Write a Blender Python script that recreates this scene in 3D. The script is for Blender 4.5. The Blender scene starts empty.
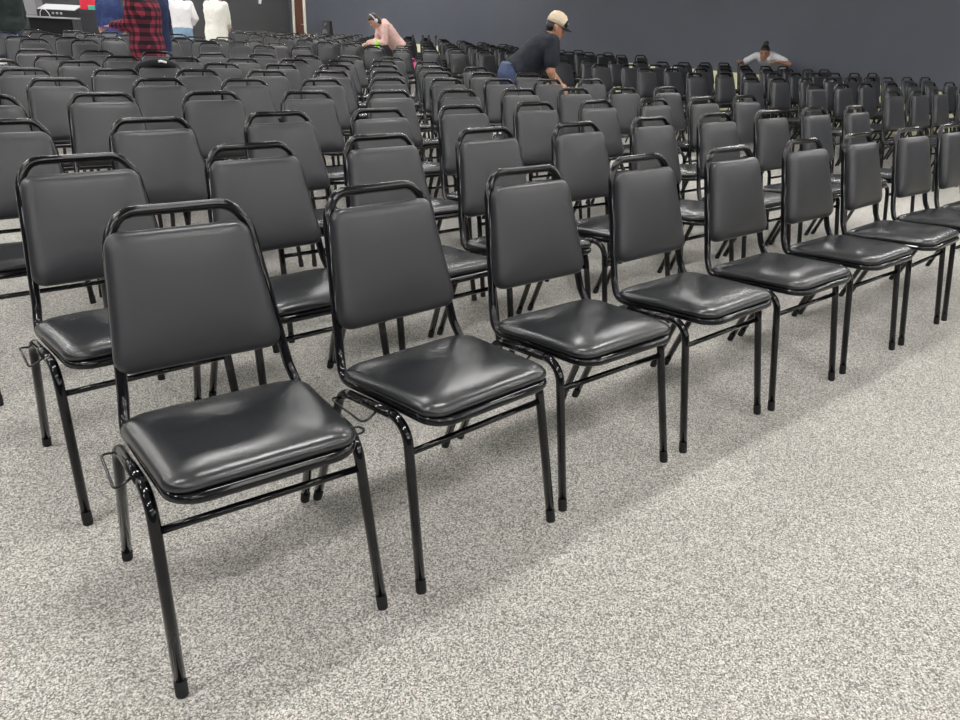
import bpy, bmesh, math, random
from mathutils import Vector, Matrix, noise, Euler
random.seed(11)
PI = math.pi
scn = bpy.context.scene
COL = scn.collection

# ------------------------------------------------------------------ helpers
def lin(c):
    return tuple(((v/255)/12.92 if v/255 <= 0.04045 else ((v/255+0.055)/1.055)**2.4) for v in c) + (1.0,)

def new_mat(name, color, rough=0.5, spec=0.5, metallic=0.0):
    m = bpy.data.materials.new(name); m.use_nodes = True
    b = m.node_tree.nodes['Principled BSDF']
    b.inputs['Base Color'].default_value = color if len(color) == 4 else tuple(color)+(1,)
    b.inputs['Roughness'].default_value = rough
    b.inputs['Specular IOR Level'].default_value = spec
    b.inputs['Metallic'].default_value = metallic
    return m

def N(m, kind, **kw):
    n = m.node_tree.nodes.new(kind)
    for k, v in kw.items(): setattr(n, k, v)
    return n

def add_bump(m, scale, strength, dist=0.002, detail=3, coord='Object'):
    nt = m.node_tree; b = nt.nodes['Principled BSDF']
    tc = N(m, 'ShaderNodeTexCoord'); no = N(m, 'ShaderNodeTexNoise'); bu = N(m, 'ShaderNodeBump')
    no.inputs['Scale'].default_value = scale; no.inputs['Detail'].default_value = detail
    bu.inputs['Strength'].default_value = strength; bu.inputs['Distance'].default_value = dist
    nt.links.new(tc.outputs[coord], no.inputs['Vector']); nt.links.new(no.outputs['Fac'], bu.inputs['Height'])
    nt.links.new(bu.outputs['Normal'], b.inputs['Normal'])
    return no

def add_mottle(m, scale, c0, c1, lo=0.35, hi=0.65, detail=4, coord='Object'):
    nt = m.node_tree; b = nt.nodes['Principled BSDF']
    tc = N(m, 'ShaderNodeTexCoord'); no = N(m, 'ShaderNodeTexNoise'); cr = N(m, 'ShaderNodeValToRGB')
    no.inputs['Scale'].default_value = scale; no.inputs['Detail'].default_value = detail
    cr.color_ramp.elements[0].position = lo; cr.color_ramp.elements[0].color = tuple(c0)[:3]+(1,)
    cr.color_ramp.elements[1].position = hi; cr.color_ramp.elements[1].color = tuple(c1)[:3]+(1,)
    nt.links.new(tc.outputs[coord], no.inputs['Vector']); nt.links.new(no.outputs['Fac'], cr.inputs['Fac'])
    nt.links.new(cr.outputs['Color'], b.inputs['Base Color'])
    return cr

def obj(name, bm_or_mesh, mat=None, parent=None, smooth=True):
    if isinstance(bm_or_mesh, bmesh.types.BMesh):
        me = bpy.data.meshes.new(name); bm_or_mesh.to_mesh(me); bm_or_mesh.free()
    else: me = bm_or_mesh
    if smooth:
        for p in me.polygons: p.use_smooth = True
    o = bpy.data.objects.new(name, me); COL.objects.link(o)
    if mat is not None:
        me.materials.clear(); me.materials.append(mat)
    if parent is not None: o.parent = parent
    return o

def empty(name, loc=(0,0,0), rz=0.0):
    o = bpy.data.objects.new(name, None); COL.objects.link(o)
    o.empty_display_size = 0.1; o.location = loc; o.rotation_euler = (0,0,rz)
    return o

def tag(o, label=None, cat=None, group=None, kind=None):
    if label: o['label'] = label
    if cat: o['category'] = cat
    if group: o['group'] = group
    if kind: o['kind'] = kind
    return o

def box_bm(lo, hi, bev=0.0, bm=None):
    own = bm is None
    bm = bm or bmesh.new()
    t = bmesh.new()
    bmesh.ops.create_cube(t, size=1.0)
    for v in t.verts:
        v.co = Vector([lo[i] + (v.co[i]+0.5)*(hi[i]-lo[i]) for i in range(3)])
    if bev > 0:
        bmesh.ops.bevel(t, geom=list(t.edges), offset=bev, segments=2, affect='EDGES', profile=0.5)
    me = bpy.data.meshes.new('tmp'); t.to_mesh(me); t.free(); bm.from_mesh(me); bpy.data.meshes.remove(me)
    return bm

def fillet(pts, rads, closed=False, seg=6):
    """round the corners of a polyline; returns the points and, for each input point, the index where its rounding ends"""
    pts = [Vector(p) for p in pts]; n = len(pts); out = []; ends = []
    for i in range(n):
        r = rads[i] if i < len(rads) else 0
        if (not closed and i in (0, n-1)) or r <= 0:
            out.append(pts[i].copy()); ends.append(len(out)-1); continue
        a, b, c = pts[(i-1) % n], pts[i], pts[(i+1) % n]
        d0 = (a-b); d1 = (c-b); l0, l1 = d0.length, d1.length; d0.normalize(); d1.normalize()
        ang = d0.angle(d1)
        cut = min(r/math.tan(ang/2), l0*0.49, l1*0.49); r2 = cut*math.tan(ang/2)
        bis = (d0+d1).normalized(); cen = b + bis*(r2/math.sin(ang/2))
        p0 = b+d0*cut; p1 = b+d1*cut; v0 = p0-cen; v1 = p1-cen
        tot = v0.angle(v1); ax = v0.cross(v1).normalized()
        for k in range(seg+1):
            out.append(cen + Matrix.Rotation(tot*k/seg, 3, ax) @ v0)
        ends.append(len(out)-1)
    return out, ends

def tube(bm, pts, r, seg=10, closed=False, cap=True):
    pts = [Vector(p) for p in pts]; n = len(pts)
    rr = r if isinstance(r, (list, tuple)) else [r]*n
    tang = []
    for i in range(n):
        a = pts[(i-1) % n] if (closed or i > 0) else pts[i]
        b = pts[(i+1) % n] if (closed or i < n-1) else pts[i]
        tang.append((b-a).normalized())
    up = Vector((0,0,1)) if abs(tang[0].z) < 0.9 else Vector((1,0,0))
    nrm = (up - tang[0]*up.dot(tang[0])).normalized()
    rings = []; frames = []
    for i in range(n):
        if i > 0:
            q = tang[i-1].rotation_difference(tang[i]); nrm = (q @ nrm); nrm = (nrm - tang[i]*nrm.dot(tang[i])).normalized()
        frames.append(nrm.copy())
    twist = 0.0
    if closed:
        q = tang[-1].rotation_difference(tang[0]); e = q @ frames[-1]
        twist = math.atan2(e.cross(frames[0]).dot(tang[0]), e.dot(frames[0]))
    for i in range(n):
        nn = Matrix.Rotation(twist*i/n, 3, tang[i]) @ frames[i] if closed else frames[i]
        bb = tang[i].cross(nn)
        rings.append([bm.verts.new(pts[i] + (nn*math.cos(2*PI*k/seg) + bb*math.sin(2*PI*k/seg))*rr[i]) for k in range(seg)])
    for i in range(n if closed else n-1):
        A = rings[i]; B = rings[(i+1) % n]
        for k in range(seg):
            bm.faces.new((A[k], A[(k+1) % seg], B[(k+1) % seg], B[k]))
    if cap and not closed:
        bm.faces.new(list(reversed(rings[0]))); bm.faces.new(rings[-1])
    return bm

def loft(bm, secs, seg=20):
    """secs: (centre, x-axis half vector, y-axis half vector); closed with fans"""
    rings = []
    for c, ax, ay in secs:
        c, ax, ay = Vector(c), Vector(ax), Vector(ay)
        rings.append([bm.verts.new(c + ax*math.cos(2*PI*k/seg) + ay*math.sin(2*PI*k/seg)) for k in range(seg)])
    for A, B in zip(rings, rings[1:]):
        for k in range(seg):
            bm.faces.new((A[k], A[(k+1) % seg], B[(k+1) % seg], B[k]))
    for R_, c, rev in ((rings[0], secs[0][0], True), (rings[-1], secs[-1][0], False)):
        v = bm.verts.new(Vector(c))
        for k in range(seg):
            f = (R_[k], R_[(k+1) % seg], v)
            bm.faces.new(tuple(reversed(f)) if rev else f)
    return bm

# ------------------------------------------------------------------ materials
M = {}
M['paint'] = new_mat('gloss_black_paint', (0.003, 0.003, 0.004), 0.05, 0.42)
M['vinyl'] = new_mat('black_vinyl', (0.012, 0.013, 0.015), 0.27, 0.75)
add_bump(M['vinyl'], 420, 0.10, 0.0006)
M['vinyl_back'] = new_mat('black_vinyl_back', (0.019, 0.0195, 0.0225), 0.34, 0.55)
add_bump(M['vinyl_back'], 420, 0.10, 0.0006)
M['pan'] = new_mat('black_board', (0.01, 0.01, 0.01), 0.6, 0.3)
M['rubber'] = new_mat('black_rubber', (0.012, 0.012, 0.012), 0.7, 0.3)
M['wire'] = new_mat('black_wire', (0.01, 0.01, 0.01), 0.22, 0.5)

carpet = new_mat('grey_loop_carpet', (0.3, 0.3, 0.29), 0.95, 0.15)
def build_carpet(m):
    nt = m.node_tree; b = nt.nodes['Principled BSDF']
    tc = N(m, 'ShaderNodeTexCoord')
    n1 = N(m, 'ShaderNodeTexVoronoi'); n1.inputs['Scale'].default_value = 330; n1.inputs['Randomness'].default_value = 1.0
    n2 = N(m, 'ShaderNodeTexNoise'); n2.inputs['Scale'].default_value = 1.3; n2.inputs['Detail'].default_value = 4
    n3 = N(m, 'ShaderNodeTexVoronoi'); n3.inputs['Scale'].default_value = 330
    sp = N(m, 'ShaderNodeSeparateColor')
    cr = N(m, 'ShaderNodeValToRGB'); e = cr.color_ramp
    e.elements[0].position = 0.0; e.elements[0].color = (0.124, 0.117, 0.108, 1)
    e.elements[1].position = 1.0; e.elements[1].color = (0.71, 0.68, 0.625, 1)
    k = e.elements.new(0.4); k.color = (0.305, 0.293, 0.268, 1)
    mix = N(m, 'ShaderNodeMix', data_type='RGBA', blend_type='MULTIPLY'); mix.inputs['Factor'].default_value = 1.0
    mr = N(m, 'ShaderNodeMapRange'); mr.inputs['From Min'].default_value = 0.3; mr.inputs['From Max'].default_value = 0.7
    mr.inputs['To Min'].default_value = 0.90; mr.inputs['To Max'].default_value = 1.06
    L = nt.links
    for x in (n1, n2, n3): L.new(tc.outputs['Object'], x.inputs['Vector'])
    L.new(n1.outputs['Color'], sp.inputs[0]); L.new(sp.outputs[0], cr.inputs['Fac']); L.new(n2.outputs['Fac'], mr.inputs['Value'])
    L.new(cr.outputs['Color'], mix.inputs['A']); L.new(mr.outputs['Result'], mix.inputs['B'])
    L.new(mix.outputs['Result'], b.inputs['Base Color'])
    bu = N(m, 'ShaderNodeBump'); bu.inputs['Strength'].default_value = 0.5; bu.inputs['Distance'].default_value = 0.004
    L.new(n3.outputs['Distance'], bu.inputs['Height']); L.new(bu.outputs['Normal'], b.inputs['Normal'])
build_carpet(carpet)

M['wall'] = new_mat('charcoal_wall_paint', (0.088, 0.096, 0.117), 0.40, 0.5)
add_mottle(M['wall'], 0.9, (0.084, 0.092, 0.112), (0.092, 0.100, 0.122))
M['wall_back'] = new_mat('dark_grey_wall_paint', (0.046, 0.047, 0.049), 0.6, 0.35)
add_mottle(M['wall_back'], 0.9, (0.062, 0.064, 0.068), (0.068, 0.070, 0.074))
M['cream'] = new_mat('cream_wainscot', (0.78, 0.74, 0.50), 0.45, 0.4)
add_mottle(M['cream'], 3, (0.76, 0.72, 0.48), (0.80, 0.76, 0.53))
M['jamb'] = new_mat('cream_door_frame', (0.86, 0.82, 0.70), 0.4, 0.4)
M['door'] = new_mat('brown_door', (0.13, 0.055, 0.035), 0.45, 0.4)
add_mottle(M['door'], 6, (0.11, 0.045, 0.028), (0.16, 0.07, 0.045))
M['tile'] = new_mat('white_ceiling_tile', (0.72, 0.72, 0.70), 0.9, 0.2)
def build_ceiling(m):
    nt = m.node_tree; b = nt.nodes['Principled BSDF']
    tc = N(m, 'ShaderNodeTexCoord'); br = N(m, 'ShaderNodeTexBrick')
    br.offset = 0.0; br.inputs['Scale'].default_value = 1.0
    br.inputs['Brick Width'].default_value = 0.6; br.inputs['Row Height'].default_value = 0.6
    br.inputs['Mortar Size'].default_value = 0.012
    br.inputs['Color1'].default_value = (0.50,0.50,0.49,1); br.inputs['Color2'].default_value = (0.47,0.47,0.46,1)
    br.inputs['Mortar'].default_value = (0.36,0.36,0.36,1)
    nt.links.new(tc.outputs['Object'], br.inputs['Vector']); nt.links.new(br.outputs['Color'], b.inputs['Base Color'])
build_ceiling(M['tile'])
M['light_frame'] = new_mat('white_metal_frame', (0.7, 0.7, 0.7), 0.4)
LIGHT = 81.0
M['diffuser'] = bpy.data.materials.new('lit_diffuser'); M['diffuser'].use_nodes = True
def build_diffuser(m):
    nt = m.node_tree; nt.nodes.clear()
    e = nt.nodes.new('ShaderNodeEmission'); o = nt.nodes.new('ShaderNodeOutputMaterial')
    e.inputs['Color'].default_value = (1.0, 0.99, 0.975, 1); e.inputs['Strength'].default_value = LIGHT
    nt.links.new(e.outputs[0], o.inputs[0])
build_diffuser(M['diffuser'])

# ------------------------------------------------------------------ room
XL, XR, YF, YB, H = -5.0, 12.75, -10.4, 27.6, 3.5
CREAM_H = 0.69
def struct(name, lo, hi, mat):
    o = obj(name, box_bm(lo, hi), mat, smooth=False); o['kind'] = 'structure'; return o
struct('floor', (XL-.2, YF-.2, -0.12), (XR+.2, YB+.2, 0.0), carpet)
struct('ceiling', (XL-.2, YF-.2, H), (XR+.2, YB+.2, H+.12), M['tile'])
D0, D1, DH = 26.38, 27.12, 2.05                       # door opening along the side wall
bm = box_bm((XR, YF, 0), (XR+.15, D0, H)); box_bm((XR, D1, 0), (XR+.15, YB, H), bm=bm); box_bm((XR, D0, DH), (XR+.15, D1, H), bm=bm)
o = obj('wall_right', bm, M['wall'], smooth=False); o['kind'] = 'structure'
struct('wall_back', (XL, YB, 0), (XR, YB+.15, H), M['wall_back'])
struct('wall_left', (XL-.15, YF, 0), (XL, YB, H), M['wall'])
struct('wall_front', (XL, YF-.15, 0), (XR, YF, H), M['wall'])
bm = box_bm((XR-.018, YF, 0.0), (XR+0.0, D0-.12, CREAM_H), 0.003)
o = obj('trim_1', bm, M['cream'], smooth=False); o['kind'] = 'structure'; o['label'] = 'cream wainscot panel along the grey wall'
# door with cream frame
bm = box_bm((XR-.03, D0-.16, 0), (XR+.05, D0, DH+.16), .004); box_bm((XR-.03, D1, 0), (XR+.05, D1+.16, DH+.16), .004, bm); box_bm((XR-.03, D0, DH), (XR+.05, D1, DH+.16), .004, bm)
o = obj('trim_2', bm, M['jamb'], smooth=False); o['kind'] = 'structure'
dr = obj('door_1', box_bm((XR+.02, D0, 0.01), (XR+.065, D1, DH), .003), M['door'], smooth=False); dr['kind'] = 'structure'
bm = bmesh.new(); tube(bm, [(XR+.02, D0+.09, 1.0), (XR-.03, D0+.09, 1.0)], .012, 8); tube(bm, [(XR-.03, D0+.09, 1.0), (XR-.03, D0+.2, 1.0)], .01, 8)
obj('door_handle', bm, new_mat('steel', (.6,.6,.6), .3, metallic=1), dr)
struct('stage_platform', (2.2, 22.6, 0), (6.6, YB, 0.2), new_mat('dark_stage_carpet', (.02,.02,.022), .9))

# ceiling lights (the room's lamps)
def make_light():
    t = empty('ceiling_light')
    bm = box_bm((-.62,-.10,-.035), (-.58,.10,0)); box_bm((.58,-.10,-.035), (.62,.10,0), bm=bm)
    box_bm((-.58,-.10,-.035), (.58,-.07,0), bm=bm); box_bm((-.58,.07,-.035), (.58,.10,0), bm=bm)
    obj('frame', bm, M['light_frame'], t, smooth=False)
    obj('diffuser', box_bm((-.58,-.07,-.025), (.58,.07,-.005)), M['diffuser'], t, smooth=False)
    return t
def copy_tree(o, parent=None):
    c = o.copy(); COL.objects.link(c)
    if parent is not None: c.parent = parent
    for ch in o.children: copy_tree(ch, c)
    return c
lt0 = make_light(); first = True
for i in range(7):
    for j in range(14):
        if i == 6 and 5 <= j < 9: continue                    # no lamps over the dark side by the wall
        t = lt0 if first else copy_tree(lt0); first = False
        t.location = (XL+1.35+2.5*i, YF+1.5+2.7*j, H)
        tag(t, 'narrow white strip light set in the tiled ceiling', 'ceiling light', 'ceiling strip lights')

# ------------------------------------------------------------------ the banquet chair
def outline(hw0, hw1, y0, y1, r, seg=6):
    """rounded trapezoid, hw0 half width at y0 and hw1 at y1"""
    pts, _ = fillet([(-hw0,y0,0),(hw0,y0,0),(hw1,y1,0),(-hw1,y1,0)], [r]*4, True, seg)
    # add extra points along the straight edges
    out = []
    n = len(pts)
    for i in range(n):
        a, b = pts[i], pts[(i+1) % n]; out.append(a)
        L = (b-a).length; k = int(L/0.06)
        for j in range(1, k+1): out.append(a.lerp(b, j/(k+1)))
    return out

def cushion(ol, profile, frame, dome=None):
    """profile: (inset fraction 0..1 towards the centre, height); frame maps (x,y,h)->local"""
    bm = bmesh.new(); c = sum(ol, Vector())/len(ol); rings = []
    for ins, h in profile:
        rings.append([bm.verts.new(frame(*(p + (c-p)*ins).xy, h)) for p in ol])
    n = len(ol)
    for A, B in zip(rings, rings[1:]):
        for k in range(n): bm.faces.new((A[k], A[(k+1) % n], B[(k+1) % n], B[k]))
    v = bm.verts.new(frame(c.x, c.y, profile[-1][1])); R_ = rings[-1]
    for k in range(n): bm.faces.new((R_[k], R_[(k+1) % n], v))
    v = bm.verts.new(frame(c.x, c.y, profile[0][1])); R_ = rings[0]
    for k in range(n): bm.faces.new((R_[(k+1) % n], R_[k], v))
    bmesh.ops.recalc_face_normals(bm, faces=bm.faces)
    return bm

TR = 0.0125
BY0, BZ0, BK = 0.405, 0.46, (0.53-0.40)/(0.89-0.46)     # plane of the back
def back_y(z): return BY0 + (z-BZ0)*BK
def loop_path(seg):
    P = [(-.186,.008,.457),(.186,.008,.457),(.205,.385,.427),(.192,back_y(.49)+.004,.49),(.155,back_y(.83),.83),(.118,back_y(.8785),.8785),
         (-.118,back_y(.8785),.8785),(-.155,back_y(.83),.83),(-.192,back_y(.49)+.004,.49),(-.205,.385,.427)]
    R_ = [.06,.06,.055,.10,.10,.055,.055,.10,.10,.055]
    return fillet(P, R_, True, seg)[0]

def chair_meshes(lod):
    segT = {0:12, 1:8, 2:6}[lod]; segF = {0:7, 1:5, 2:3}[lod]
    ms = {}
    def done(key, bm):
        me = bpy.data.meshes.new(key); bmesh.ops.recalc_face_normals(bm, faces=bm.faces); bm.to_mesh(me); bm.free()
        for p in me.polygons: p.use_smooth = True
        ms[key] = me
    bm = bmesh.new(); tube(bm, loop_path(segF), TR, segT, True); done('back_frame', bm)
    # seat cushion
    ol = outline(.193, .216, .012, .392, .055, {0:7,1:5,2:3}[lod])
    prof = [(.05,.455),(.0,.457),(-.020,.463),(-.02,.471),(.008,.4795),(.05,.4855),(.13,.491),(.3,.4965),(.5,.500),(.75,.502)]
    if lod == 2: prof = [(.03,.455),(-.02,.465),(.01,.480),(.14,.491),(.5,.501)]
    def sf(x, y, h):
        w = 0.0
        if lod == 0 and h > .47: w = 0.0022*noise.noise(Vector((x*16, y*16, 3.1)))
        return Vector((x, y, h + w + .012 - .034*y/.38))
    done('seat', cushion(ol, prof, sf))
    bm = box_bm((-.17,.03,.432), (.17,.37,.4565), .006)
    for v in bm.verts: v.co.z += .012 - .034*v.co.y/.38
    done('seat_pan', bm)
    # back pad: flat behind, domed in front
    ol = outline(.190, .153, .545, .838, .034, {0:7,1:5,2:3}[lod])
    prof = [(.03,-.004),(-.004,-.001),(-.012,.010),(-.006,.022),(.03,.031),(.09,.0355),(.2,.038),(.4,.040),(.7,.041)]
    if lod == 2: prof = [(.02,-.003),(-.01,.010),(.02,.030),(.15,.037),(.5,.041)]
    nv = Vector((0, -1, BK)).normalized()
    def bf(x, z, h):
        return Vector((x, back_y(z)-.006, z)) + nv*h
    done('backrest', cushion(ol, prof, bf))
    # legs and side rails
    for s, sx in (('L', -1), ('R', 1)):
        path = [(sx*.232,0,.012),(sx*.2165,.085,.444),(sx*.229,.352,.415),(sx*.240,.4935,.012)]
        pts, ends = fillet(path, [0,.065,.065,0], False, segF)
        i1 = ends[1]; i2 = ends[2]-segF
        if lod < 2:
            for key, ps in (('front_leg'+s, pts[:i1+1]), ('side_rail'+s, pts[i1:i2+1]), ('rear_leg'+s, pts[i2:])):
                bm = bmesh.new(); tube(bm, ps, TR, segT); done(key, bm)
            for key, a, b in (('front_cap'+s, pts[0], pts[1]), ('rear_cap'+s, pts[-1], pts[-2])):
                d = (b-a).normalized(); bm = bmesh.new()
                tube(bm, [a-d*.012, a-d*.008, a+d*.022, a+d*.026], [.0122,.0133,.0133,.0127], segT); done(key, bm)
        else:
            bm = bmesh.new(); tube(bm, pts, TR, segT); done('leg_frame'+s, bm)
    bm = bmesh.new(); tube(bm, [(-.219,.070,.365),(.219,.070,.365)], .0085, segT); done('stretcher', bm)
    if lod == 0:
        w, _ = fillet([(-.228,.352,.395),(-.264,.352,.404),(-.264,.195,.402),(-.224,.195,.425)], [0,.018,.018,0], False, 4)
        bm = bmesh.new(); tube(bm, w, .0032, 6); done('coupling_hook', bm)
        w = [Vector((.250+.016*math.cos(a), .15+.016*math.sin(a), .412)) for a in [2*PI*k/14 for k in range(14)]]
        bm = bmesh.new(); tube(bm, w, .0032, 6, True); tube(bm, [(.222,.13,.426),(.237,.145,.412)], .0032, 6); done('coupling_ring', bm)
    mats = {'back_frame':'paint','seat':'vinyl','seat_pan':'pan','backrest':'vinyl_back','stretcher':'paint','coupling_hook':'wire','coupling_ring':'wire'}
    for k, me in ms.items():
        me.materials.append(M[mats.get(k, 'rubber' if 'cap' in k else 'paint')])
    return ms
def link(name, me, parent):
    o = bpy.data.objects.new(name, me); COL.objects.link(o); o.parent = parent; return o
MESH = [chair_meshes(k) for k in (0, 1, 2)]
def make_chair(lod):
    ms = MESH[lod]; t = empty('banquet_chair')
    link('back_frame', ms['back_frame'], t)
    seat = link('seat', ms['seat'], t); link('backrest', ms['backrest'], t)
    if lod == 0: link('seat_pan', ms['seat_pan'], seat)
    if lod < 2:
        for s in 'LR':
            for k in ('front', 'rear'):
                l = link('leg', ms[k+'_leg'+s], t)
                if lod == 0: link('foot_cap', ms[k+'_cap'+s], l)
            link('side_rail', ms['side_rail'+s], t)
        link('stretcher', ms['stretcher'], t)
    else:
        for s in 'LR': link('leg_frame', ms['leg_frame'+s], t)
    if lod == 0:
        link('coupling_hook', ms['coupling_hook'], t); link('coupling_ring', ms['coupling_ring'], t)
    return t
PROTO = [None, None, None]; USED = [False]*3
NCH = [0]
def place_chair(x, y, yaw, lod, label, group):
    if PROTO[lod] is None: PROTO[lod] = make_chair(lod)
    t = PROTO[lod] if not USED[lod] else copy_tree(PROTO[lod]); USED[lod] = True
    t.location = (x, y, 0); t.rotation_euler = (0, 0, yaw)
    tag(t, label, 'chair', group); NCH[0] += 1
    return t
TY = 0.527
def from_top(x, y, yaw):          # base of a chair whose top bar is at x, y
    return x + TY*math.sin(yaw), y - TY*math.cos(yaw)
ORD = 'zeroth first second third fourth fifth sixth seventh eighth ninth tenth eleventh twelfth thirteenth fourteenth fifteenth'.split()

# near block: rows as (x, y) of the top bars
FRONT = [(0.450,1.167,-.061),(1.019,1.154,.049),(1.548,1.182,-.005),(2.115,1.186,.023),(2.651,1.178,.007),(3.221,1.186,.001),(3.782,1.199,.054),(4.335,1.205,-.02),(4.875,1.20,.01)]
ROWS = {
2:[(.421,2.414),(.96,2.439),(1.481,2.475),(2.016,2.489),(2.578,2.503),(3.177,2.551),(3.755,2.557),(4.326,2.562),(4.868,2.568),(5.436,2.574)],
3:[(.336,3.28),(.849,3.189),(1.416,3.247),(1.938,3.245),(2.478,3.276),(3.035,3.304),(3.562,3.306),(4.115,3.304),(4.667,3.31),(5.209,3.316)],
4:[(.383,4.176),(.907,4.223),(1.455,4.2),(1.998,4.155),(2.535,4.11),(3.056,4.086),(3.598,4.09),(4.13,4.075),(4.65,4.045),(5.175,4.042)],
5:[(.867,5.113),(1.436,5.084),(1.972,5.029),(2.511,4.977),(3.075,5.003),(3.587,4.95),(4.092,4.91),(4.596,4.861),(5.122,4.851)],
6:[(.823,5.92),(1.384,5.9),(1.937,5.848),(2.452,5.789),(2.989,5.74),(3.525,5.738),(4.007,5.671),(4.49,5.618),(5.02,5.593)],
7:[(.77,6.788),(1.329,6.751),(1.895,6.654),(2.40,6.609),(2.91,6.542),(3.42,6.498),(3.925,6.453),(4.42,6.36),(4.91,6.27)],
8:[(1.288,7.486),(1.812,7.45),(2.333,7.387),(2.885,7.369),(3.394,7.321),(3.911,7.286),(4.41,7.258),(4.94,7.192)],
9:[(1.288,8.41),(1.811,8.352),(2.361,8.275),(2.885,8.186),(3.424,8.165),(3.90,8.062),(4.42,8.024),(4.94,7.95)]}
jacket_chair = None
for k, (x, y, yaw) in enumerate(FRONT):
    t = place_chair(x, y, yaw, 0, f'black vinyl chair, {ORD[k+1]} from the left end of the front row', 'chairs of the near block')
    if k == 0:                                              # its pad sits a little off centre in the frame
        for ch in t.children:
            if ch.name.startswith('backrest'): first_pad = ch
SLOPE = {2:.01, 3:.01, 4:-.02, 5:-.03, 6:-.04, 7:-.05, 8:-.04, 9:-.05}
for r, L in ROWS.items():
    for k, (tx, ty) in enumerate(L):
        yaw = SLOPE[r] + random.uniform(-.025, .025)
        x, y = from_top(tx, ty, yaw)
        if r <= 4: lab = f'black vinyl chair, {ORD[k+1]} from the left end of the {ORD[r]} row from the front'
        else: lab = f'black vinyl chair, {ORD[len(L)-k]} from the aisle in the {ORD[r]} row of the near block'
        if (r, k) == (7, 2):
            lab = 'black vinyl chair with a black jacket draped over its back'; jacket_at = (x, y, yaw)
        place_chair(x, y, yaw, 0 if r <= 4 else 1, lab, 'chairs of the near block')
# block across the aisle, beside the grey wall
for r in range(7):
    y0 = 3.3 + .75*r
    for j in range(9):
        tx = 7.62 + .55*j + random.uniform(-.02,.02) - (.25 if (r >= 4 and j == 0) else 0)*0
        if r == 0: tx += .03
        yaw = random.uniform(-.03,.03)
        x, y = from_top(tx, y0 + random.uniform(-.02,.02), yaw)
        place_chair(x, y, yaw, 1, f'black vinyl chair, {ORD[j+1]} from the aisle, {ORD[r+1]} row of the block across the aisle', 'chairs of the block across the aisle')
# far block beyond the cross aisle, along the grey wall
PINK_GAP = {(3, 2), (3, 3)}
for r in range(11):
    y0 = 10.0 + .88*r
    for j in range(11):
        tx = 6.38 + .04*r + .55*j + random.uniform(-.02,.02)
        if tx > 12.35 or (r, j) in PINK_GAP: continue            # the person in pink stands in one gap
        yaw = random.uniform(-.03,.03)
        x, y = from_top(tx, y0 + random.uniform(-.02,.02), yaw)
        place_chair(x, y, yaw, 2, f'black vinyl chair, {ORD[j+1]} from the aisle, {ORD[r+1]} row of the far wall-side block', 'chairs of the far block along the wall')
# far block in front of the stage
FAR = [[(1.68,10.86),(2.24,10.87),(3.85,10.95),(4.40,10.40),(4.94,10.36)],
       [(1.64,11.66),(2.21,11.67),(2.8,11.8),(3.45,11.5),(3.99,11.68),(4.53,11.64),(5.07,11.5)],
       [(1.65,12.9),(2.2,12.75),(2.79,12.78),(3.4,12.5),(3.95,12.45),(4.50,12.42),(5.04,12.35)],
       [(2.2,13.55),(2.87,13.75),(3.4,13.5),(3.93,13.4),(4.465,13.385),(5.0,13.5)],
       [(2.24,14.5),(2.85,14.6),(3.4,14.5),(3.95,14.4),(4.5,14.4)]]
for r, L in enumerate(FAR):
    for k, (tx, ty) in enumerate(L):
        yaw = random.uniform(-.04,.04)
        x, y = from_top(tx, ty, yaw)
        place_chair(x, y, yaw, 2, f'black vinyl chair, {ORD[k+1]} from the left, {ORD[r+1]} row of the block before the stage', 'chairs of the far block before the stage')
first_pad.location.x = -.010
print('chairs', NCH[0])

# ------------------------------------------------------------------ people
def remesh(bm, voxel, smooth_it=4, fold=0.0, fold_scale=9.0):
    me = bpy.data.meshes.new('tmp'); bm.to_mesh(me); bm.free()
    o = bpy.data.objects.new('tmp', me); COL.objects.link(o)
    r = o.modifiers.new('r', 'REMESH'); r.mode = 'VOXEL'; r.voxel_size = voxel; r.use_smooth_shade = True
    s = o.modifiers.new('s', 'SMOOTH'); s.factor = 0.5; s.iterations = smooth_it
    dg = bpy.context.evaluated_depsgraph_get()
    out = bpy.data.meshes.new_from_object(o.evaluated_get(dg))
    bpy.data.objects.remove(o); bpy.data.meshes.remove(me)
    if fold > 0:
        for v in out.vertices:
            p = v.co
            d = noise.noise(Vector((p.x*fold_scale, p.y*fold_scale, p.z*fold_scale*1.7))) + .5*noise.noise(Vector((p.x*fold_scale*2.3+7, p.y*fold_scale*2.3, p.z*fold_scale*3)))
            v.co = p + v.normal*(d*fold)
    for p in out.polygons: p.use_smooth = True
    return out

def ik(S, W, l1, l2, pole):
    S, W = Vector(S), Vector(W); d = W-S; L = min(d.length, (l1+l2)*.995); dn = d.normalized()
    a = (l1*l1 - l2*l2 + L*L)/(2*L); h = math.sqrt(max(l1*l1-a*a, 0))
    p = Vector(pole); p = (p - dn*p.dot(dn)).normalized()
    return S + dn*a + p*h, S + dn*L

def limb(bm, pts, rads, seg=14):
    pts = [Vector(p) for p in pts]
    P, R_ = [], []
    for i in range(len(pts)-1):
        for k in range(6):
            t = k/6; P.append(pts[i].lerp(pts[i+1], t)); R_.append(rads[i]+(rads[i+1]-rads[i])*t)
    P.append(pts[-1]); R_.append(rads[-1])
    d0 = (P[0]-P[1]).normalized(); d1 = (P[-1]-P[-2]).normalized()
    P = [P[0]+d0*R_[0]*.6] + P + [P[-1]+d1*R_[-1]*.6]; R_ = [R_[0]*.6]+R_+[R_[-1]*.6]
    # keep the joint itself round
    tube(bm, P, R_, seg)
    for p, r in zip(pts[1:-1], rads[1:-1]):
        bmesh.ops.create_icosphere(bm, subdivisions=2, radius=r, matrix=Matrix.Translation(p))

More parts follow.
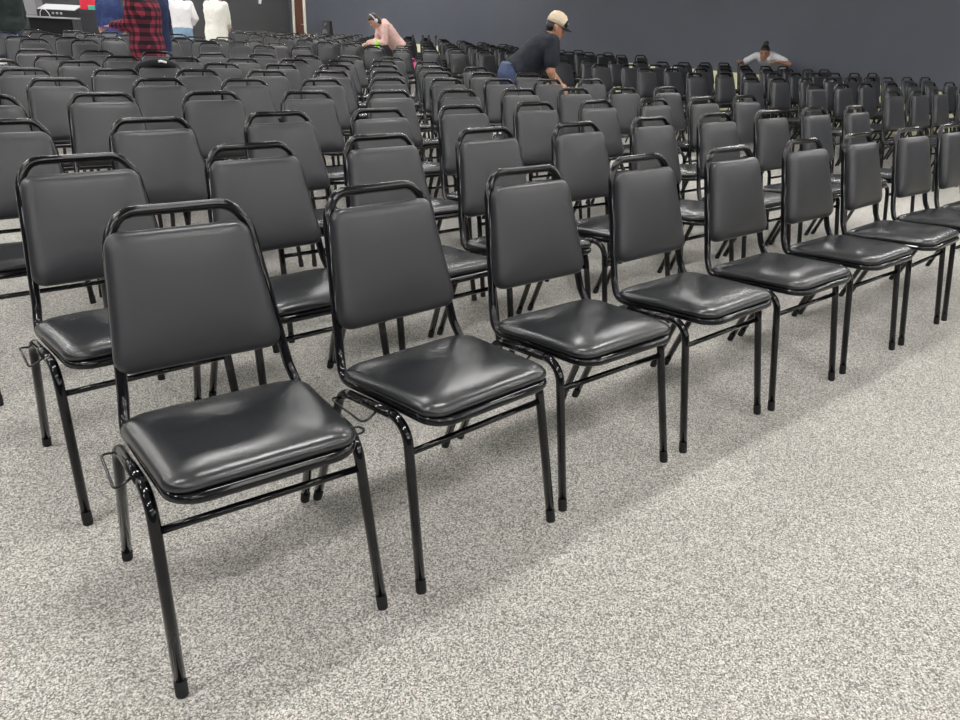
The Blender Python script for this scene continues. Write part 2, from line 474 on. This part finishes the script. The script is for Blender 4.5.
def person(label, loc, facing, mats, lean=0.0, hz=0.92, handL=None, handR=None, poleL=(.5,.6,-.4), poleR=(-.5,.6,-.4), head_pitch=0.0, head_yaw=0.0,
           scale=1.0, baggy=1.0, sleeve='long', top_hem=-.06, hair='short', hood=False, cap=False, curl=.6, belly=0.0, neck_fwd=.06, neck_len=.085, bun=False, headphones=False, feet=None, girth=1.0):
    """stands at loc facing the given direction; local -y is forward, +x the person's own left"""
    rz = math.atan2(facing[0], -facing[1])
    P = Vector((0, 0, hz)); Rm = Matrix.Rotation(lean, 3, 'X')
    T = lambda x, y, z: P + Rm @ Vector((x, y, z))
    sh = {1: T(.185*girth, 0, .47), -1: T(-.185*girth, 0, .47)}
    feet = feet or {1: (.11, 0, 0), -1: (-.11, .04, 0)}
    ex, ey = Rm @ Vector((1,0,0)), Rm @ Vector((0,1,0))
    arms = {}
    for s, hand, pole in ((1, handL, poleL), (-1, handR, poleR)):
        if hand is None: hand = sh[s] + Vector((s*.06, -.06, -.54))
        arms[s] = ik(sh[s], hand, .285, .255, pole)
    legs = {}
    for s in (1, -1):
        f = Vector(feet[s]); ank = f + Vector((0, .03, .085))
        hip = Vector((s*.095, 0, hz-.02))
        knee, a2 = ik(hip, ank, (hz-.1)*.51, (hz-.1)*.51, (0, -1, 0)); legs[s] = (hip, knee, ank)
    # ---- body
    bm = bmesh.new()
    def torso(bm, k, z0=-.09, zt=.52, belly=belly):
        S = [(z0,.15 if k > 1 else .10,.115 if k > 1 else .06),(0,.165,.12 if k > 1 else .105),(.12,.15,.108),(.26,.162,.115),(.38,.178,.118),(.45,.172,.10),(.49,.13,.08),(zt,.07,.06)]
        secs = []
        for z, a, b in S:
            a *= girth; bl = belly*math.exp(-((z-.12)/.14)**2)
            secs.append((T(0, -bl*.6, z), ex*(a*k), ey*(b*k+bl*.6)))
        loft(bm, secs, 24)
    torso(bm, 1.0)
    nb = T(0, .01, .50); hd = Rm @ Vector((0, -neck_fwd, neck_len)); hc0 = nb + hd
    Rh = Matrix.Rotation(head_yaw, 3, 'Z') @ Matrix.Rotation(lean*.55 + head_pitch, 3, 'X')
    hc = hc0 + Rh @ Vector((0, -.015, .09))
    limb(bm, [T(0,.015,.46), hc0, hc], [.062,.056,.055])
    Hh = lambda x, y, z: hc + Rh @ Vector((x, y, z))
    hx, hy = Rh @ Vector((1,0,0)), Rh @ Vector((0,1,0))
    HS = [(-.118,.028,.03,-.055),(-.105,.046,.052,-.04),(-.07,.058,.075,-.02),(-.03,.067,.088,-.005),(.02,.073,.096,.002),(.06,.073,.095,.004),(.09,.062,.082,.006),(.112,.04,.055,.006),(.12,.015,.02,.006)]
    loft(bm, [(Hh(0, oy, z), hx*a, hy*b) for z, a, b, oy in HS], 22)
    loft(bm, [(Hh(0,-.088,.025), hx*.008, hy*.008),(Hh(0,-.100,-.005), hx*.011, hy*.014),(Hh(0,-.104,-.022), hx*.016, hy*.016),(Hh(0,-.09,-.034), hx*.012, hy*.01)], 10)   # nose
    loft(bm, [(Hh(0,-.078,-.058), hx*.022, hy*.012),(Hh(0,-.085,-.066), hx*.026, hy*.012),(Hh(0,-.08,-.076), hx*.02, hy*.012)], 10)      # lips
    for s in (1, -1):
        loft(bm, [(Hh(s*.07,.012,-.03), hx*.008, hy*.014),(Hh(s*.078,.018,0), hx*.011, hy*.02),(Hh(s*.075,.02,.028), hx*.008, hy*.012)], 10)
        E_, W_ = arms[s]
        limb(bm, [sh[s], E_, W_], [.05,.042,.028])
        d = (W_-E_).normalized()
        # hand: palm, four fingers and a thumb, curled
        side = d.cross(Vector((0,0,1))); side = side.normalized() if side.length > .1 else Vector((1,0,0))
        if side.dot(Vector((0,-1,0))) < 0: side = -side      # thumb side looks forward
        nrm = side.cross(d).normalized()
        if nrm.z > 0: nrm = -nrm
        pe = W_ + d*.085
        loft(bm, [(W_-d*.01, side*.024, nrm*.018),(W_+d*.03, side*.036, nrm*.016),(W_+d*.07, side*.041, nrm*.014),(pe, side*.038, nrm*.012)], 12)
        for q, (off, Lf) in enumerate(((.029,.068),(.010,.078),(-.009,.072),(-.027,.056))):
            b0 = pe + side*off - d*.008
            d1 = (d*math.cos(curl*.4) + nrm*math.sin(curl*.4)); d2 = (d*math.cos(curl) + nrm*math.sin(curl)); d3 = (d*math.cos(curl*1.6) + nrm*math.sin(curl*1.6))
            a = b0 + d1*Lf*.45; b = a + d2*Lf*.32; c = b + d3*Lf*.25
            limb(bm, [b0, a, b, c], [.0095,.009,.0085,.0075], 8)
        th0 = W_ + d*.025 + side*.026
        limb(bm, [th0, th0 + (d*.6+side*.8).normalized()*.035, th0 + (d*.6+side*.8).normalized()*.035 + (d*.9+side*.25+nrm*.3).normalized()*.03], [.013,.011,.009], 8)
        hip, knee, ank = legs[s]
        limb(bm, [hip, knee, ank], [.088*girth,.06,.042])
        f = Vector(feet[s])
        loft(bm, [(f+Vector((0,.09,.035)), (.02,0,0), (0,0,.02)),(f+Vector((0,.07,.045)), (.036,0,0), (0,0,.035)),(f+Vector((0,-.03,.045)), (.042,0,0), (0,0,.035)),(f+Vector((0,-.13,.03)), (.045,0,0), (0,0,.022)),(f+Vector((0,-.17,.025)), (.025,0,0), (0,0,.014))], 12)
    body = obj('person', remesh(bm, .0075, 3), mats['skin'])
    body.location = loc; body.rotation_euler = (0, 0, rz); body.scale = (scale,)*3
    tag(body, label, 'person')
    # ---- top
    bm = bmesh.new(); k = 1.13*baggy
    torso(bm, k, z0=top_hem, zt=.515)
    for s in (1, -1):
        E_, W_ = arms[s]
        if sleeve == 'long':
            limb(bm, [T(s*.13*girth,0,.46), sh[s], E_, W_ - (W_-E_).normalized()*.015], [.07*baggy,.066*baggy,.056*baggy,.042*baggy])
        else:
            limb(bm, [T(s*.13*girth,0,.46), sh[s], sh[s].lerp(E_, .75)], [.07*baggy,.067*baggy,.066*baggy])
    if hood:
        loft(bm, [(T(0,.07,.40), ex*.07, ey*.03),(T(0,.085,.45), ex*.11, ey*.055),(T(0,.065,.52), ex*.115, ey*.07),(T(0,.03,.56), ex*.085, ey*.06)], 16)
    else:
        loft(bm, [(T(0,.0,.48), ex*.085, ey*.08),(T(0,-.005,.525), ex*.066, ey*.066),(T(0,-.01,.54), ex*.06, ey*.06)], 16)
    obj(mats.get('top_name', 'shirt'), remesh(bm, .013, 3, .006*baggy), mats['top'], body)
    # ---- trousers
    bm = bmesh.new()
    loft(bm, [(P+Vector((0,-.03*lean,.10)), (.168*girth,0,0), (0,.125*girth,0)),(P+Vector((0,0,.0)), (.178*girth,0,0), (0,.138*girth,0)),(P+Vector((0,0,-.1)), (.17*girth,0,0), (0,.13*girth,0))], 20)
    for s in (1, -1):
        hip, knee, ank = legs[s]
        limb(bm, [hip + Vector((0,0,.02)), hip.lerp(knee,.5), knee, ank+Vector((0,0,-.02))], [.1*girth,.09*girth,.075,.06])
    obj('trousers', remesh(bm, .015, 3, .004), mats['bottom'], body)
    for s in (1, -1):
        f = Vector(feet[s]); bm = bmesh.new()
        loft(bm, [(f+Vector((0,.105,.045)), (.024,0,0), (0,0,.04)),(f+Vector((0,.08,.05)), (.044,0,0), (0,0,.05)),(f+Vector((0,-.03,.05)), (.05,0,0), (0,0,.05)),(f+Vector((0,-.13,.036)), (.053,0,0), (0,0,.036)),(f+Vector((0,-.185,.03)), (.03,0,0), (0,0,.022))], 16)
        obj('shoe', bm, mats['shoe'], body)
    # ---- eyes, hair, cap
    for s in (1, -1):
        bm = bmesh.new(); bmesh.ops.create_uvsphere(bm, u_segments=10, v_segments=8, radius=.0095, matrix=Matrix.Translation(Hh(s*.031,-.083,.012)))
        obj('eye', bm, M_eye, body)
        bm = bmesh.new(); tube(bm, [Hh(s*.016,-.094,.032), Hh(s*.032,-.0935,.038), Hh(s*.05,-.08,.032)], .004, 6); obj('eyebrow', bm, mats['hair'], body)
    bm = bmesh.new()
    if hair == 'short':
        loft(bm, [(Hh(0,.05,-.06), hx*.05, hy*.035),(Hh(0,.035,-.02), hx*.075, hy*.07),(Hh(0,.024,.03), hx*.08, hy*.085),(Hh(0,.012,.07), hx*.081, hy*.10),(Hh(0,.008,.105), hx*.065, hy*.085),(Hh(0,.008,.132), hx*.03, hy*.04)], 22)
    else:
        loft(bm, [(Hh(0,.085,-.2), hx*.05, hy*.03),(Hh(0,.075,-.12), hx*.078, hy*.045),(Hh(0,.048,-.03), hx*.083, hy*.075),(Hh(0,.026,.03), hx*.084, hy*.088),(Hh(0,.012,.07), hx*.083, hy*.102),(Hh(0,.008,.105), hx*.066, hy*.087),(Hh(0,.008,.134), hx*.03, hy*.04)], 22)
    if bun:
        bmesh.ops.create_icosphere(bm, subdivisions=3, radius=.05, matrix=Matrix.Translation(Hh(0,.055,.145)))
    obj('hair', remesh(bm, .009, 2, .003, 30), mats['hair'], body)
    if cap:
        bm = bmesh.new()
        loft(bm, [(Hh(0,.006,.03), hx*.087, hy*.108),(Hh(0,.006,.06), hx*.088, hy*.109),(Hh(0,.008,.10), hx*.08, hy*.098),(Hh(0,.01,.135), hx*.055, hy*.07),(Hh(0,.01,.15), hx*.02, hy*.025)], 24)
        c = obj('cap', bm, mats['cap'], body)
        bm = bmesh.new(); n = 14; ro, ri = [], []
        for i in range(n+1):
            a = -1.15 + 2.3*i/n
            for lst, r, zz in ((ri, .098, .036), (ro, .175, .028)):
                y = -math.cos(a)*r*(1.0 if r < .1 else .98); x = math.sin(a)*(.09 if r < .1 else .098)
                zc = zz - .020*abs(math.sin(a))**2
                lst.append((bm.verts.new(Hh(x, y, zc)), bm.verts.new(Hh(x, y, zc-.006))))
        for i in range(n):
            bm.faces.new((ri[i][0], ri[i+1][0], ro[i+1][0], ro[i][0])); bm.faces.new((ri[i][1], ro[i][1], ro[i+1][1], ri[i+1][1]))
            bm.faces.new((ro[i][0], ro[i+1][0], ro[i+1][1], ro[i][1])); bm.faces.new((ri[i+1][0], ri[i][0], ri[i][1], ri[i+1][1]))
        for i in (0, n): bm.faces.new((ri[i][0], ro[i][0], ro[i][1], ri[i][1]))
        bmesh.ops.recalc_face_normals(bm, faces=bm.faces)
        obj('brim', bm, mats['brim'], c)
        obj('front_panel', loft(bmesh.new(), [(Hh(0,-.055,.035), hx*.07, hy*.051),(Hh(0,-.055,.06), hx*.07, hy*.051),(Hh(0,-.045,.10), hx*.055, hy*.048),(Hh(0,-.035,.118), hx*.03, hy*.03)], 18), mats['brim'], c)
        obj('patch', loft(bmesh.new(), [(Hh(0,-.104,.062), hx*.026, hy*.004),(Hh(0,-.098,.085), hx*.026, hy*.006)], 10), mats['patch'], c)
    if headphones:
        bm = bmesh.new()
        tube(bm, [Hh(.092*math.cos(a), .012, -.005+.145*math.sin(a)) for a in [PI*k/14 for k in range(15)]], .008, 8)
        hp = obj('headband', bm, mats['phones'], body)
        for s in (1, -1):
            bm = bmesh.new(); tube(bm, [Hh(s*.078,.012,-.005), Hh(s*.105,.012,-.005)], .034, 14); obj('ear_cup', bm, mats['phones'], hp)
    return body

def cloth(name, c, rough=.85, c2=None, scale=12):
    m = new_mat(name, c, rough, .25)
    if c2: add_mottle(m, scale, c, c2)
    return m
M_eye = new_mat('dark_eye', (.02,.015,.012), .15)
skin = new_mat('skin', (.52,.28,.19), .5, .4); add_mottle(skin, 18, (.50,.265,.175), (.56,.31,.215))
skin2 = new_mat('tan_skin', (.40,.20,.125), .5, .4); add_mottle(skin2, 18, (.38,.185,.115), (.44,.225,.145))
hairdark = new_mat('dark_hair', (.012,.010,.009), .45); hairbrown = new_mat('brown_hair', (.045,.022,.014), .45)
shoe = new_mat('dark_shoe', (.015,.015,.017), .5)
denim = cloth('blue_denim', (.05,.07,.13), .85, (.07,.095,.17), 60); lightdenim = cloth('light_denim', (.26,.40,.58), .85, (.32,.47,.64), 50)
greydenim = cloth('grey_denim', (.28,.31,.40), .85, (.34,.37,.46), 50); black_cloth = cloth('black_cloth', (.010,.010,.012))
navy_cloth = cloth('navy_cloth', (.014,.022,.062), .8, (.02,.03,.078)); royal = cloth('blue_coat', (.024,.04,.115), .75, (.032,.052,.145))
white_knit = cloth('cream_white_fleece', (.80,.78,.70), .9, (.86,.84,.77), 25); white_tee = cloth('white_cotton', (.80,.79,.80), .9, (.85,.84,.85), 25)
pink_knit = cloth('pink_fleece', (.70,.44,.40), .9, (.80,.55,.50), 25); grey_tee = cloth('light_grey_cotton', (.56,.57,.60), .9, (.63,.64,.67), 25)
charcoal = cloth('charcoal_cotton', (.013,.015,.021), .85, (.018,.021,.028), 20); dkgreen = cloth('dark_green_jacket', (.012,.020,.019), .7, (.02,.03,.028), 8)
mesh_beige = new_mat('beige_mesh', (.62,.50,.36), .85); add_mottle(mesh_beige, 160, (.5,.40,.28), (.72,.60,.45))
plaid = new_mat('red_black_plaid', (.2,.02,.03), .9, .2)
def build_plaid(m):
    nt = m.node_tree; b = nt.nodes['Principled BSDF']; L = nt.links
    tc = N(m, 'ShaderNodeTexCoord'); sep = N(m, 'ShaderNodeSeparateXYZ'); L.new(tc.outputs['Object'], sep.inputs[0])
    def band(src, scale, off):
        a = N(m, 'ShaderNodeMath', operation='MULTIPLY'); a.inputs[1].default_value = scale; L.new(src, a.inputs[0])
        o = N(m, 'ShaderNodeMath', operation='ADD'); o.inputs[1].default_value = off; L.new(a.outputs[0], o.inputs[0])
        f = N(m, 'ShaderNodeMath', operation='FRACT'); L.new(o.outputs[0], f.inputs[0])
        g = N(m, 'ShaderNodeMath', operation='GREATER_THAN'); g.inputs[1].default_value = .5; L.new(f.outputs[0], g.inputs[0])
        return g.outputs[0]
    su = N(m, 'ShaderNodeMath', operation='ADD'); L.new(sep.outputs['X'], su.inputs[0]); L.new(sep.outputs['Y'], su.inputs[1])
    h = band(su.outputs[0], 11.5, .2); v = band(sep.outputs['Z'], 11.5, .1)
    s = N(m, 'ShaderNodeMath', operation='ADD'); L.new(h, s.inputs[0]); L.new(v, s.inputs[1])
    d = N(m, 'ShaderNodeMath', operation='MULTIPLY'); d.inputs[1].default_value = .5; L.new(s.outputs[0], d.inputs[0])
    cr = N(m, 'ShaderNodeValToRGB'); cr.color_ramp.interpolation = 'CONSTANT'; e = cr.color_ramp
    e.elements[0].color = (.25,.035,.055,1); e.elements[1].position = .75; e.elements[1].color = (.018,.012,.016,1)
    k = e.elements.new(.3); k.color = (.085,.018,.03,1)
    L.new(d.outputs[0], cr.inputs['Fac']); L.new(cr.outputs['Color'], b.inputs['Base Color'])
build_plaid(plaid)
def mats(top, bottom, hair=hairdark, sk=skin, **kw):
    d = dict(skin=sk, top=top, bottom=bottom, hair=hair, shoe=shoe); d.update(kw); return d

CAML = (-.785, .618)      # towards the camera's left
person('person in red and black plaid shirt standing behind the near block holding a blue folder', (2.64,9.59,0), CAML, mats(plaid, black_cloth, hairbrown),
       hz=.9, handL=(.10,-.33,1.08), handR=(-.16,-.24,.80), poleL=(.4,.9,-.5), poleR=(-.3,.9,-.3), top_hem=-.22, baggy=1.30, girth=1.16)
person('person in navy jacket and grey jeans standing close behind the plaid shirt', (2.90,10.15,0), (-.5,.8), mats(navy_cloth, greydenim, top_name='jacket'), hz=.94, top_hem=-.15, baggy=1.15)
person('person in long blue coat standing near the black equipment case', (4.57,19.2,0), (.3,.9), mats(royal, royal, top_name='coat'), hz=.93, top_hem=-.35, baggy=1.15)
person('person in white shirt and light blue jeans seen from behind', (5.35,16.75,0), (.35,.93), mats(white_tee, lightdenim), hz=.93, top_hem=.02, handL=(.20,-.24,1.02), handR=(-.20,-.24,1.02), baggy=1.08, girth=1.02)
person('person in baggy cream white jacket standing before the dark grey wall', (5.50,15.22,0), (.8,.55), mats(white_knit, black_cloth, top_name='jacket'), hz=.92, top_hem=-.16, handL=(.06,-.30,1.0), handR=(-.06,-.32,1.02), baggy=1.28, hood=True, lean=.12)
person('person in dark green jacket and blue jeans at the photo edge by the stage', (2.16,15.98,0), (-.4,.9), mats(dkgreen, denim, top_name='jacket'), hz=.93, top_hem=-.12, baggy=1.3, girth=1.1)
person('person in pink hooded top leaning over a chair back by the far grey wall', (7.98,12.6,0), (-1,.25), mats(pink_knit, black_cloth, hairbrown, top_name='hooded_top', phones=cloth('pale_plastic', (.6,.65,.72), .4)),
       lean=.74, hz=.90, handL=(.10,-.56,.92), handR=(-.14,-.58,.92), poleL=(.2,.3,-.6), poleR=(-.3,.5,-.3), head_pitch=.35, hood=True, hair='long', baggy=1.14, headphones=True, scale=.95, neck_len=.05)
person('person in charcoal polo and beige mesh cap bending over the chairs in the aisle', (5.285,6.10,0), (.785,-.62), mats(charcoal, denim, hairdark, skin2, top_name='polo_shirt', cap=mesh_beige, brim=cloth('black_brim', (.012,.012,.014)), patch=cloth('pale_patch', (.55,.58,.62))),
       lean=.84, hz=.85, top_hem=.03, handL=(.16,-.50,.76), handR=(-.20,-.46,.70), poleL=(.6,.4,.3), poleR=(-.6,.4,.3), head_pitch=-.1, head_yaw=.05, cap=True, sleeve='short', girth=1.28, belly=.08, baggy=1.16, neck_fwd=-.03, neck_len=.005,
       feet={1:(.085,0,0), -1:(-.085,.04,0)})
person('person in light grey tee with dark hair bun reaching over chairs by the wall', (12.46,7.42,0), (-1,0), mats(grey_tee, denim, hairdark, skin2, top_name='tee_shirt'),
       lean=1.20, hz=.93, handL=(.40,-.66,1.03), handR=(-.35,-.68,1.0), poleL=(.3,.9,-.1), poleR=(-.3,.9,-.1), head_pitch=-.35, head_yaw=.45, sleeve='short', bun=True, girth=1.12, neck_fwd=.05, neck_len=.02, scale=.92)

# ------------------------------------------------------------------ things
# jacket over a chair back
jx, jy, jyaw = jacket_at
bm = bmesh.new()
prof = []
for i in range(15):
    a = PI*i/14
    prof.append(((-.185*math.cos(a)), .545, .70 + .175*math.sin(a)**.6))
tube(bm, prof, [.03+.012*math.sin(PI*i/14) for i in range(15)], 12)
loft(bm, [((0,.60,.50), (.19,0,0), (0,.018,0)),((0,.60,.62), (.205,0,0), (0,.024,0)),((0,.59,.76), (.18,0,0), (0,.03,0)),((0,.575,.83), (.14,0,0), (0,.035,0)),((0,.56,.875), (.09,0,0), (0,.03,0))], 24)
jk = obj('jacket', remesh(bm, .011, 3, .005, 14), black_cloth)
jk.location = (jx, jy, 0); jk.rotation_euler = (0,0,jyaw)
tag(jk, 'black jacket with a white mark draped over a chair back', 'jacket')
bm = bmesh.new()
tube(bm, [(.00,.507,.893),(.02,.505,.897),(.045,.507,.891),(.06,.512,.886)], .009, 8)
obj('logo_mark', bm, new_mat('white_print', (.8,.8,.8), .6), jk)

# blue folder held by the plaid person
fo = obj('folder', box_bm((-.11,-.075,-.006), (.11,.075,.006), .003), new_mat('blue_folder', (.03,.035,.24), .35), smooth=False)
fo.location = (2.28,9.66,1.055); fo.rotation_euler = (math.radians(8), math.radians(-6), math.radians(142))
tag(fo, 'thin blue folder held out by the person in plaid', 'folder')

# pink bag on a seat
bm = bmesh.new()
loft(bm, [((0,0,0),(.09,0,0),(0,.06,0)),((0,0,.04),(.11,0,0),(0,.075,0)),((0,0,.12),(.095,0,0),(0,.06,0)),((0,0,.17),(.05,0,0),(0,.025,0))], 20)
pb = obj('bag', remesh(bm, .01, 3, .006, 18), cloth('pink_fabric', (.72,.10,.26)))
pb.location = (6.98,10.56,.508); tag(pb, 'small pink bag lying on a chair seat by the aisle', 'bag')
bm = bmesh.new(); tube(bm, [(-.05,0,.15),(-.035,0,.21),(0,0,.235),(.035,0,.21),(.05,0,.15)], .007, 8); obj('strap', bm, cloth('pink_strap', (.6,.07,.2)), pb)

# lime green bag hanging from the pink person's arm
bm = bmesh.new()
loft(bm, [((0,0,-.50),(.10,0,0),(0,.03,0)),((0,0,-.42),(.12,0,0),(0,.06,0)),((0,0,-.2),(.105,0,0),(0,.05,0)),((0,0,-.06),(.06,0,0),(0,.03,0)),((0,0,0),(.02,0,0),(0,.02,0))], 20)
lb = obj('plastic_bag', remesh(bm, .012, 3, .012, 12), new_mat('lime_plastic', (.42,.85,.08), .35))
lb.location = (7.38,12.36,.95); lb.rotation_euler = (0,0,.6); tag(lb, 'bright lime green plastic bag hanging beneath the person in pink', 'bag')

# loudspeaker by the wall
blk = new_mat('matt_black', (.012,.012,.014), .5); gry = new_mat('grey_grille', (.10,.105,.115), .55)
sp = empty('loudspeaker', (10.0,19.36,0), math.radians(-50))
bm = bmesh.new()
v = [bm.verts.new(p) for p in [(-.13,-.14,.80),(.13,-.14,.80),(.13,.16,.80),(-.13,.16,.80),(-.11,-.02,1.19),(.11,-.02,1.19),(.11,.13,1.19),(-.11,.13,1.19)]]
for f in ((3,2,1,0),(4,5,6,7),(0,1,5,4),(1,2,6,5),(2,3,7,6),(3,0,4,7)): bm.faces.new([v[i] for i in f])
bmesh.ops.bevel(bm, geom=list(bm.edges), offset=.012, segments=2, affect='EDGES')
obj('cabinet', bm, blk, sp, smooth=False)
bm = bmesh.new(); tube(bm, [(0,-.118,.90),(0,-.10,.905)], .08, 18); obj('woofer', bm, gry, sp)
bm = bmesh.new(); tube(bm, [(0,-.065,1.09),(0,-.05,1.093)], .04, 14); obj('tweeter', bm, gry, sp)
bm = bmesh.new(); tube(bm, [(0,.02,.02),(0,.02,.80)], .018, 10); obj('pole', bm, blk, sp)
bm = bmesh.new(); tube(bm, [(0,.02,0),(0,.02,.02)], .2, 20); obj('base', bm, blk, sp)
tag(sp, 'black loudspeaker with slanted front on a pole beside the brown door', 'loudspeaker')

# upright posts by the wall
for i, (x, y) in enumerate(((10.199,15.46),(10.48,15.46),(10.65,15.46),(10.854,15.46))):
    p = empty('upright_post', (x, y+.0, 0))
    bm = bmesh.new(); tube(bm, [(0,0,.02),(0,0,.98)], .02, 8); obj('pole', bm, blk, p)
    bm = bmesh.new(); tube(bm, [(0,0,0),(0,0,.02)], .075, 16); obj('base', bm, blk, p)
    bm = bmesh.new(); tube(bm, [(0,0,.95),(0,0,.97),(0,0,.995),(0,0,1.0)], [.022,.03,.03,.02], 10); obj('cap', bm, blk, p)
    tag(p, f'thin black post standing among the far chairs, {ORD[i+1]} of four from the pink person', 'post', 'four black posts among the far chairs')

# stage: table, mixing console, equipment case, red crate, green box, grey case, cable
tb = empty('folding_table', (4.47,24.6,.2), math.radians(-38))
obj('tabletop', box_bm((-.78,-.38,.715), (.78,.38,.75), .006), new_mat('grey_laminate', (.42,.42,.44), .3), tb, smooth=False)
for sx in (-1, 1):
    for sy in (-1, 1):
        bm = bmesh.new(); tube(bm, [(sx*.74,sy*.33,0),(sx*.70,sy*.33,.715)], .016, 8); obj('leg', bm, blk, tb)
obj('skirt', box_bm((-.62,-.30,.05), (.55,-.27,.70), .004), new_mat('black_drape', (.006,.006,.008), .9), tb, smooth=False)
tag(tb, 'folding table with pale top edge and black drape on the stage', 'table')
mx = empty('mixing_console', (4.58,24.53,.95), math.radians(-38))
bm = bmesh.new(); v = [bm.verts.new(p) for p in [(-.52,-.25,0),(.52,-.25,0),(.52,.25,0),(-.52,.25,0),(-.52,-.25,.17),(.52,-.25,.17),(.52,.25,.30),(-.52,.25,.30)]]
for f in ((3,2,1,0),(4,5,6,7),(0,1,5,4),(1,2,6,5),(2,3,7,6),(3,0,4,7)): bm.faces.new([v[i] for i in f])
obj('body', bm, blk, mx, smooth=False)
bm = bmesh.new(); v = [bm.verts.new(p) for p in [(-.50,-.24,.178),(.50,-.24,.178),(.50,.24,.302),(-.50,.24,.302),(-.50,-.24,.190),(.50,-.24,.190),(.50,.24,.314),(-.50,.24,.314)]]
for f in ((3,2,1,0),(4,5,6,7),(0,1,5,4),(1,2,6,5),(2,3,7,6),(3,0,4,7)): bm.faces.new([v[i] for i in f])
obj('control_panel', bm, new_mat('pale_panel', (.62,.63,.64), .4), mx, smooth=False)
for i in range(3):
    bm = bmesh.new(); tube(bm, [(-.08+.11*i,-.25,.09),(-.08+.11*i,-.275,.09)], .03, 12); obj('knob', bm, new_mat('grey_knob', (.35,.35,.37), .4), mx)
tag(mx, 'black mixing console with pale control panel on the stage table', 'mixer')
ec = empty('equipment_case', (5.26,23.12,.2), math.radians(-38))
obj('body', box_bm((-.40,-.3,.05), (.40,.3,.96), .01), new_mat('dark_case', (.022,.022,.026), .5), ec, smooth=False)
obj('lid', box_bm((-.405,-.305,.90), (.405,.305,.97), .008), new_mat('dark_lid', (.03,.03,.034), .4), ec, smooth=False)
for sx in (-.3,.3):
    for sy in (-.22,.22):
        bm = bmesh.new(); tube(bm, [(sx-.015,sy,.028),(sx+.015,sy,.028)], .028, 12); obj('caster', bm, M['rubber'], ec)
bm = bmesh.new(); tube(bm, [(.33,-.302,.86),(.33,-.325,.86),(.38,-.325,.86),(.38,-.302,.86)], .008, 6); obj('latch', bm, new_mat('bright_latch', (.8,.8,.8), .25, metallic=1), ec)
tag(ec, 'large black equipment case on casters beside the stage table', 'case')
rc = obj('crate', box_bm((-.24,-.17,0), (.24,.17,.36), .012), new_mat('red_plastic', (.72,.02,.05), .45), smooth=False)
bmr = box_bm((-.255,-.185,.33), (.255,.185,.37), .008); obj('rim', bmr, new_mat('red_rim', (.75,.03,.06), .45), rc, smooth=False)
rc.location = (5.12,23.24,1.172); rc.rotation_euler = (0,0,math.radians(-38)); tag(rc, 'bright red crate sitting on the black equipment case', 'crate')
gb = obj('box', box_bm((-.13,-.06,0), (.13,.06,.10), .008), new_mat('teal_card', (.08,.48,.36), .5), smooth=False)
obj('lid', box_bm((-.134,-.064,.08), (.134,.064,.105), .005), new_mat('teal_lid', (.11,.55,.42), .5), gb, smooth=False)
gb.location = (5.09,22.91,1.172); gb.rotation_euler = (0,0,math.radians(-38)); tag(gb, 'small teal green box in front of the red crate', 'box')
gc = empty('rack_case', (4.0,24.98,.95), math.radians(-38))
obj('body', box_bm((-.2,-.16,0), (.2,.16,.5), .01), new_mat('grey_case', (.2,.2,.21), .5), gc, smooth=False)
obj('front_panel', box_bm((-.17,-.17,.03), (.17,-.158,.47), .003), new_mat('mid_grey', (.27,.27,.285), .4), gc, smooth=False)
tag(gc, 'grey upright case standing at the left end of the stage table', 'case')
bm = bmesh.new(); tube(bm, [(-.14,0,.006),(-.13,0,.1),(-.06,0,.19),(.03,0,.17),(.10,0,.08),(.13,0,.006)], .010, 8)
cb = obj('cable', bm, new_mat('white_cable', (.7,.7,.72), .4)); cb.location = (4.17,24.42,.95); cb.rotation_euler = (0,0,math.radians(-38))
tag(cb, 'pale looped cable arching above the stage table', 'cable')
# small white sensor on the back wall
ws = obj('wall_sensor', box_bm((-.05,-.04,-.09), (.05,0,.09), .012), new_mat('white_plastic', (.75,.75,.75), .4), smooth=False)
obj('mount_plate', box_bm((-.03,-.012,-.05), (.03,.0,.05), .003), new_mat('white_plate', (.7,.7,.7), .4), ws, smooth=False)
ws.location = (11.65,YB,1.69); ws.rotation_euler = (0,.25,0); tag(ws, 'small white sensor mounted on the dark grey back wall', 'sensor')

# ------------------------------------------------------------------ camera, world
cam = bpy.data.cameras.new('camera'); co = bpy.data.objects.new('camera', cam); COL.objects.link(co)
r = Vector((0.78464631,-0.61828188,0.04536177)); u = Vector((0.22888879,0.35692294,0.90565774)); f = Vector((0.57614242,0.7002382,-0.42157606))
m = Matrix(((r.x,u.x,-f.x,0),(r.y,u.y,-f.y,0),(r.z,u.z,-f.z,1.28637819),(0,0,0,1)))
co.matrix_world = m
cam.sensor_width = 36; cam.lens = 720.7*36/960; cam.clip_start = .05; cam.clip_end = 100
scn.camera = co
w = bpy.data.worlds.new('world'); scn.world = w; w.use_nodes = True
w.node_tree.nodes['Background'].inputs[0].default_value = (.5,.5,.5,1); w.node_tree.nodes['Background'].inputs[1].default_value = .2
vs = scn.view_settings
vs.view_transform = 'Standard'; vs.look = 'None'; vs.gamma = 1.0; vs.use_curve_mapping = False; vs.exposure = 0.0
